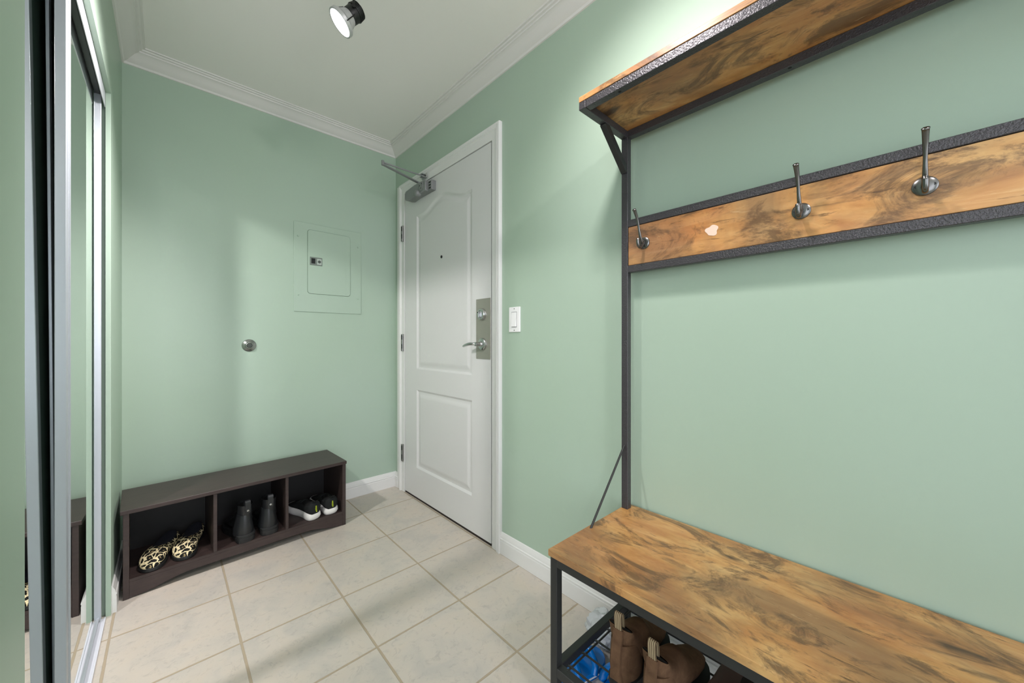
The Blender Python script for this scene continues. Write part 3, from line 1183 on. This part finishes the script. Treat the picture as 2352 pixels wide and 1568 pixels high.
def outline(len_, wid, toe=0.5, n=56, bend=0.01):
    """plan outline of a sole: heel at y=0, toe at y=len_"""
    out = []
    for i in range(n):
        a = 2 * PI * i / n
        y = 0.5 - 0.5 * math.cos(a)
        side = 1 if a < PI else -1
        w = 0
        for (ya, wa), (yb, wb) in zip(SOLEW[:-1], SOLEW[1:]):
            if ya <= y <= yb:
                w = wa + (wb - wa) * (y - ya) / (yb - ya)
                break
        out.append((side * w * wid + bend * math.sin(PI * y), y * len_))
    return out


def sole_bm(len_, wid, layers, bend=0.01):
    """layers: list of (z, scale)"""
    bm = BM()
    rings = []
    for z, s in layers:
        rings.append([bm.verts.new((x * s, len_ / 2 + (y - len_ / 2) * (1 + (s - 1) * wid / len_), z)) for x, y in outline(len_, wid, bend=bend)])
    bridge(bm, rings)
    return bm


def loft_upper(secs, bend=0.01, L=0.25, n=20):
    bm = BM()
    rings = []
    for (y, hw, z0, z1) in secs:
        rings.append(ring(bm, y, hw, z0, z1, n=n, cx=bend * math.sin(PI * y / L)))
    bridge(bm, rings)
    return bm


FZ = 0.0785   # cubby floor height


def bench_pt(x, y, z=FZ):
    v = Matrix.Translation((-0.128, 2.135, 0)) @ Matrix.Rotation(BR, 4, 'Z') @ Vector((x, y, z))
    return v


# leopard slip-ons, toes to the front
def leopard(loc, rz, label):
    t = thing('leopard_shoe', label, 'shoe', loc, rz, 'leopard print shoes in the left cubby')
    bm = sole_bm(0.250, 0.090, [(0, 0.94), (0.003, 1.0), (0.014, 1.0), (0.016, 0.95)])
    obj('sole', bm, RUBBER, t, world=False, smooth=35)
    bm = loft_upper([(0.003, 0.020, 0.012, 0.052), (0.016, 0.032, 0.010, 0.068), (0.05, 0.037, 0.010, 0.062), (0.09, 0.038, 0.010, 0.052), (0.125, 0.041, 0.010, 0.060), (0.160, 0.043, 0.010, 0.064), (0.195, 0.044, 0.010, 0.056), (0.225, 0.039, 0.010, 0.044), (0.243, 0.023, 0.011, 0.030), (0.248, 0.012, 0.012, 0.022)], L=0.25)
    obj('upper', bm, LEOPARD, t, world=False, smooth=180, sub=1)
    bm = BM()
    rings = []
    for (y, hw, z0, z1) in [(0.016, 0.018, 0.045, 0.0690), (0.035, 0.028, 0.04, 0.0672), (0.07, 0.030, 0.035, 0.0595), (0.105, 0.029, 0.035, 0.0570), (0.132, 0.024, 0.04, 0.0625), (0.146, 0.010, 0.042, 0.0632)]:
        rings.append(ring(bm, y, hw, z0, z1, cx=0.01 * math.sin(PI * y / 0.25)))
    bridge(bm, rings)
    obj('lining', bm, NAVY, t, world=False, smooth=60)
    return t


def rot_place(front, ang):
    """angle: direction from heel to toe measured in plan; front = world point of toe"""
    return ang


def place_toe(f, toe, ang, L, *a):
    """toe at toe(x,y), heel-to-toe direction angle ang (deg)"""
    d = Vector((math.cos(math.radians(ang)), math.sin(math.radians(ang))))
    heel = Vector((toe[0], toe[1])) - d * L
    return f((heel.x, heel.y, FZ), math.radians(ang - 90), *a)


place_toe(leopard, (-0.056, 2.142), -109, 0.250, 'leopard print slip-on shoe, left one of the pair in the cubby nearest the mirror')
place_toe(leopard, (0.050, 2.156), -105, 0.250, 'leopard print slip-on shoe, right one of the pair in the cubby nearest the mirror')


# black chelsea boots, heels to the front
def chelsea(loc, rz, label, lean=0.0):
    t = thing('ankle_boot', label, 'boot', loc, rz, 'black leather ankle boots in the middle cubby')
    bm = sole_bm(0.250, 0.106, [(0, 0.97), (0.004, 1.0), (0.022, 1.0), (0.023, 0.965), (0.025, 0.965), (0.026, 1.0), (0.034, 1.0), (0.036, 0.94)])
    obj('lug_sole', bm, RUBBER, t, world=False, smooth=35)
    # foot part and shaft as one surface: rings tilt from vertical foot sections to horizontal shaft sections
    bm = BM()
    rings = []
    n = 24
    path = [(0.240, 0.040, 0.012, 0.006, 90), (0.228, 0.044, 0.026, 0.013, 90), (0.200, 0.050, 0.040, 0.020, 88), (0.160, 0.056, 0.046, 0.025, 82), (0.122, 0.065, 0.043, 0.034, 72), (0.092, 0.080, 0.039, 0.046, 52), (0.068, 0.097, 0.034, 0.052, 26), (0.057, 0.117, 0.030, 0.047, 8), (0.052, 0.140, 0.029, 0.044, 0), (0.050, 0.170, 0.031, 0.046, -2)]
    for (cy, cz, hw, hl, tilt) in path:
        ta = math.radians(tilt)
        r = []
        for i in range(n):
            a = 2 * PI * i / n
            u, v = hw * math.cos(a), hl * math.sin(a)
            r.append(bm.verts.new((u + 0.008 * math.sin(PI * min(1, max(0, cy / 0.25))), cy + v * math.cos(ta), max(0.028, cz + v * math.sin(ta)))))
        rings.append(r)
    bridge(bm, rings, True, True, False)
    # heel counter
    hr = []
    for (z, hw, y0_, y1_) in ((0.030, 0.040, 0.004, 0.11), (0.050, 0.041, 0.001, 0.11), (0.075, 0.037, 0.002, 0.10), (0.100, 0.031, 0.005, 0.09), (0.125, 0.027, 0.011, 0.08)):
        r = []
        for i in range(n):
            a = 2 * PI * i / n
            r.append(bm.verts.new((hw * math.cos(a), (y0_ + y1_) / 2 + (y1_ - y0_) / 2 * math.sin(a), z)))
        hr.append(r)
    bridge(bm, hr)
    obj('upper', bm, LEATHER, t, world=False, smooth=60)
    bm = BM()
    r = [bm.verts.new((0.004 + 0.028 * math.cos(2 * PI * i / 24), 0.050 + 0.042 * math.sin(2 * PI * i / 24), 0.160)) for i in range(24)]
    bm.faces.new(r)
    obj('opening', bm, DARK, t, world=False)
    bm = BM()
    pts = smooth_path([(0.004, 0.000, 0.140), (0.004, -0.001, 0.168), (0.004, 0.000, 0.190), (0.004, 0.012, 0.196), (0.004, 0.020, 0.186), (0.004, 0.018, 0.158)], 5)
    rg = []
    for p in pts:
        rg.append([bm.verts.new(p + Vector((s * 0.011, e * 0.0012, 0))) for s, e in ((-1, -1), (1, -1), (1, 1), (-1, 1))])
    bridge(bm, rg)
    obj('pull_tab', bm, LEATHER, t, world=False, smooth=40)
    bm = BM(); lathe(bm, (0.004, 0.0015, 0.150), (0, -1, 0), [(0, 0.006), (0.003, 0.0055), (0.0035, 0.002)], 16)
    obj('rivet', bm, CHROME, t, world=False, smooth=50)
    return t


chelsea((0.279, 2.148, FZ), math.radians(9), 'black leather ankle boot with lug sole, left one of the pair in the middle cubby')
chelsea((0.372, 2.154, FZ), math.radians(0), 'black leather ankle boot with lug sole, right one of the pair in the middle cubby')


# running shoes, heels to the front
def runner(loc, rz, label):
    t = thing('running_shoe', label, 'shoe', loc, rz, 'black running shoes with white soles in the right cubby')
    bm = sole_bm(0.250, 0.100, [(0, 0.88), (0.004, 0.96), (0.014, 1.05), (0.026, 1.04), (0.036, 0.94), (0.038, 0.90)])
    obj('sole', bm, WHITESOLE, t, world=False, smooth=50)
    bm = BM()
    rings = []
    n = 24
    # shells of heel counter and foot
    for (y, hw, z0, z1) in [(-0.002, 0.024, 0.030, 0.080), (0.008, 0.034, 0.026, 0.098), (0.030, 0.037, 0.024, 0.088), (0.060, 0.035, 0.024, 0.078), (0.095, 0.035, 0.024, 0.080), (0.125, 0.037, 0.024, 0.076), (0.170, 0.042, 0.024, 0.060), (0.212, 0.040, 0.024, 0.050), (0.234, 0.028, 0.026, 0.040), (0.246, 0.012, 0.028, 0.034)]:
        rings.append(ring(bm, y, hw, z0, z1, n=n, cx=0.008 * math.sin(PI * max(0, y) / 0.26), power=2.6))
    bridge(bm, rings)
    obj('upper', bm, KNIT, t, world=False, smooth=180, sub=1)
    bm = BM()
    rings = []
    for (y, hw, z0, z1) in [(0.014, 0.016, 0.06, 0.0952), (0.030, 0.025, 0.06, 0.0895), (0.060, 0.026, 0.05, 0.0795), (0.090, 0.022, 0.05, 0.0810), (0.102, 0.008, 0.055, 0.0805)]:
        rings.append(ring(bm, y, hw, z0, z1, n=n, power=2.2))
    bridge(bm, rings)
    obj('lining', bm, DARK, t, world=False, smooth=60)
    bm = BM()
    pts = smooth_path([(0, 0.012, 0.088), (0, -0.002, 0.100), (0, -0.006, 0.104)], 4)
    rg = [[bm.verts.new(p + Vector((s * 0.012, e * 0.002, 0))) for s, e in ((-1, -1), (1, -1), (1, 1), (-1, 1))] for p in pts]
    bridge(bm, rg)
    obj('heel_tab', bm, KNIT, t, world=False, smooth=60)
    for k in range(3):
        bm = BM()
        y = 0.112 + 0.020 * k
        tube(bm, smooth_path([(-0.020, y, 0.072 - 0.004 * k), (0.004, y - 0.004, 0.082 - 0.006 * k), (0.026, y, 0.070 - 0.004 * k)], 4), 0.0025, 8)
        obj('lace', bm, KNIT, t, world=False, smooth=60)
    # brand word running up the heel
    cu = bpy.data.curves.new('heel_word', 'FONT')
    cu.body = 'adidas'
    cu.size = 0.013
    cu.extrude = 0.0004
    cu.align_x = 'CENTER'
    cu.align_y = 'CENTER'
    tmp = bpy.data.objects.new('heel_word_tmp', cu)
    COL.objects.link(tmp)
    bpy.context.view_layer.update()
    me = bpy.data.meshes.new_from_object(tmp.evaluated_get(bpy.context.evaluated_depsgraph_get()))
    bpy.data.objects.remove(tmp)
    me.materials.clear()
    me.materials.append(YELLOW)
    me.transform(Matrix.Translation((0, -0.0062, 0.060)) @ Matrix.Rotation(math.radians(-8), 4, 'X') @ Matrix(((0, -1, 0, 0), (0, 0, -1, 0), (1, 0, 0, 0), (0, 0, 0, 1))))
    o = bpy.data.objects.new('heel_lettering', me)
    COL.objects.link(o)
    o.parent = t
    return t, o


R1, L1 = runner((0.582, 2.168, FZ), math.radians(15), 'black running shoe with white sole and yellow heel lettering, left one of its pair')
R2, L2 = runner((0.667, 2.174, FZ), math.radians(5), 'black running shoe with white sole and yellow heel lettering, right one of its pair')

# ------------------------------------------------------------------ things under the hall tree
def suede_boot(loc, rz, label, tilt=0.0):
    t = thing('suede_boot', label, 'boot', loc, rz, 'brown suede boots on the wire shelf of the hall tree')
    bm = sole_bm(0.26, 0.094, [(0, 0.98), (0.003, 1.0), (0.020, 1.0), (0.021, 0.96)])
    obj('sole', bm, RUBBER, t, world=False, smooth=35)
    bm = BM()
    n = 28
    rings = []
    path = [(0.250, 0.030, 0.014, 0.008, 90), (0.236, 0.036, 0.030, 0.016, 90), (0.205, 0.042, 0.040, 0.022, 88), (0.165, 0.050, 0.043, 0.028, 80), (0.125, 0.062, 0.041, 0.040, 66), (0.092, 0.080, 0.038, 0.052, 40), (0.070, 0.100, 0.036, 0.052, 16), (0.038, 0.124, 0.034, 0.026, 4), (0.024, 0.148, 0.033, 0.008, 0)]
    for (cy, cz, hw, hl, tilt_) in path:
        ta = math.radians(tilt_)
        r = []
        for i in range(n):
            a = 2 * PI * i / n
            u, v = hw * math.cos(a), hl * math.sin(a)
            r.append(bm.verts.new((u, cy + v * math.cos(ta), max(0.020, cz + v * math.sin(ta)))))
        rings.append(r)
    bridge(bm, rings, True, True, False)
    hr = []
    for (z, hw, y0_, y1_) in ((0.020, 0.036, 0.002, 0.11), (0.045, 0.037, -0.001, 0.11), (0.075, 0.035, 0.002, 0.10), (0.110, 0.033, 0.006, 0.09)):
        hr.append([bm.verts.new((hw * math.cos(2 * PI * i / n), (y0_ + y1_) / 2 + (y1_ - y0_) / 2 * math.sin(2 * PI * i / n), z)) for i in range(n)])
    bridge(bm, hr)
    obj('shaft', bm, SUEDE, t, world=False, smooth=60)
    bm = BM()
    r = [bm.verts.new((0.031 * math.cos(2 * PI * i / n), 0.024 + 0.005 * math.sin(2 * PI * i / n), 0.1475)) for i in range(n)]
    bm.faces.new(r)
    obj('opening', bm, DARK, t, world=False)
    bm = BM()      # raised back strap with its seams
    rg = []
    for z, y in ((0.022, 0.000), (0.05, -0.004), (0.08, -0.002), (0.11, 0.003), (0.146, 0.011)):
        rg.append([bm.verts.new((s * (0.014 if z > 0.03 else 0.018), y + e, z)) for s, e in ((-1, 0.004), (-0.9, -0.001), (0.9, -0.001), (1, 0.004))])
    bridge(bm, rg)
    obj('back_strap', bm, SUEDE, t, world=False, smooth=50)
    bm = BM()
    pts = smooth_path([(0, 0.014, 0.128), (0, 0.012, 0.152), (0, 0.010, 0.178), (0, 0.016, 0.188), (0, 0.024, 0.176), (0, 0.028, 0.135)], 5)
    rg = [[bm.verts.new(p + Vector((s * 0.010, e * 0.0012, 0))) for s, e in ((-1, -1), (1, -1), (1, 1), (-1, 1))] for p in pts]
    bridge(bm, rg)
    obj('pull_loop', bm, TAPE, t, world=False, smooth=50)
    return t


MZ = 0.151
suede_boot((0.835, 0.512, MZ), math.radians(-88), 'brown suede boot with striped pull loop, nearer the end of the wire shelf')
suede_boot((0.815, 0.412, MZ), math.radians(-92), 'brown suede boot with striped pull loop, between the other suede boot and dark shoes')

t = thing('rubber_boot', 'black boot in the dark under the bench, past the dark red shoe', 'boot', (0.850, 0.215, MZ), math.radians(-93))
bm = sole_bm(0.25, 0.09, [(0, 0.98), (0.003, 1.0), (0.018, 1.0), (0.02, 0.96)])
obj('sole', bm, RUBBER, t, world=False, smooth=40)
bm = BM()
rings = []
for (cy_, cz_, hw, hl, ta) in [(0.242, 0.030, 0.012, 0.008, 90), (0.22, 0.038, 0.034, 0.018, 90), (0.17, 0.048, 0.042, 0.028, 84), (0.12, 0.062, 0.04, 0.040, 66), (0.08, 0.085, 0.037, 0.052, 36), (0.06, 0.115, 0.036, 0.05, 8), (0.055, 0.16, 0.037, 0.05, 0)]:
    a_ = math.radians(ta)
    rings.append([bm.verts.new((hw * math.cos(2 * PI * i / 24), cy_ + hl * math.sin(2 * PI * i / 24) * math.cos(a_), max(0.019, cz_ + hl * math.sin(2 * PI * i / 24) * math.sin(a_)))) for i in range(24)])
bridge(bm, rings)
obj('upper', bm, LEATHER, t, world=False, smooth=60)

t = thing('leather_shoe', 'dark brown leather shoe on the wire shelf past the black boot', 'shoe', (0.835, 0.110, MZ), math.radians(-90))
bm = sole_bm(0.25, 0.088, [(0, 0.96), (0.003, 1.0), (0.016, 1.0), (0.018, 0.95)])
obj('sole', bm, RUBBER, t, world=False, smooth=40)
bm = loft_upper([(0.002, 0.018, 0.014, 0.060), (0.018, 0.030, 0.012, 0.078), (0.05, 0.033, 0.012, 0.072), (0.09, 0.034, 0.012, 0.066), (0.13, 0.037, 0.012, 0.056), (0.18, 0.040, 0.012, 0.044), (0.22, 0.034, 0.012, 0.036), (0.243, 0.014, 0.014, 0.026)])
obj('upper', bm, BROWNL, t, world=False, smooth=180, sub=1)
t = thing('leather_shoe', 'dark red leather shoe between the second suede boot and the black boot', 'shoe', (0.890, 0.315, MZ), math.radians(-90))
bm = sole_bm(0.24, 0.084, [(0, 0.96), (0.003, 1.0), (0.016, 1.0), (0.018, 0.95)])
obj('sole', bm, RUBBER, t, world=False, smooth=40)
bm = loft_upper([(0.002, 0.018, 0.014, 0.064), (0.018, 0.030, 0.012, 0.082), (0.05, 0.033, 0.012, 0.074), (0.09, 0.034, 0.012, 0.066), (0.13, 0.037, 0.012, 0.056), (0.18, 0.038, 0.012, 0.044), (0.22, 0.030, 0.012, 0.034), (0.236, 0.012, 0.014, 0.024)])
obj('upper', bm, OXBLOOD, t, world=False, smooth=180, sub=1)


def sandal(loc, rz, label):
    t = thing('blue_sandal', label, 'sandal', loc, rz, 'glossy blue rubber sandals under the wire shelf')
    t.scale = (0.88, 0.88, 1.0)
    bm = sole_bm(0.235, 0.100, [(0, 0.94), (0.004, 1.0), (0.020, 1.0), (0.024, 0.95)])
    o = obj('footbed', bm, BLUE, t, world=False, smooth=40)
    for k, (y, h) in enumerate(((0.065, 0.055), (0.150, 0.050))):
        bm = BM()
        tube(bm, smooth_path([(-0.046, y - 0.012, 0.016), (-0.040, y, 0.040), (-0.012, y + 0.010, h + 0.008), (0.020, y + 0.010, h + 0.006), (0.046, y, 0.036), (0.052, y - 0.012, 0.016)], 6), 0.012, 14, 1.3)
        obj('strap', bm, BLUE, t, world=False, smooth=60)
    bm = BM()
    pts = [(x * 1.01, 0.1175 + (y - 0.1175) * 1.01, 0.012) for x, y in outline(0.235, 0.100)]
    tube(bm, pts[2:18], 0.0022, 8)
    obj('white_stripe', bm, WHITEP, t, world=False, smooth=60)
    return t


sandal((0.838, 0.714, 0.0), math.radians(-94), 'glossy blue rubber sandal on the floor, against the end of the hall tree')
sandal((0.915, 0.590, 0.0), math.radians(-86), 'glossy blue rubber sandal on the floor under the suede boots')

# crumpled plastic bag
bm = BM()
bmesh.ops.create_icosphere(bm, subdivisions=4, radius=1.0)
rnd = random.Random(3)
from mathutils import noise as mn
for v in bm.verts:
    c = v.co.copy()
    k = 1 + 0.30 * mn.noise(c * 2.2) + 0.16 * abs(mn.noise(c * 6.5))
    v.co = Vector((c.x * 0.050, c.y * 0.060, c.z * 0.052)) * k
    v.co.z = max(v.co.z, -0.045)
bm.transform(Matrix.Translation((1.100, 0.720, 0.045)))
t = obj('plastic_bag', bm, CLEARBAG, smooth=30)
tag(t, 'crumpled white plastic bag on the floor beyond the blue sandals', 'plastic bag')
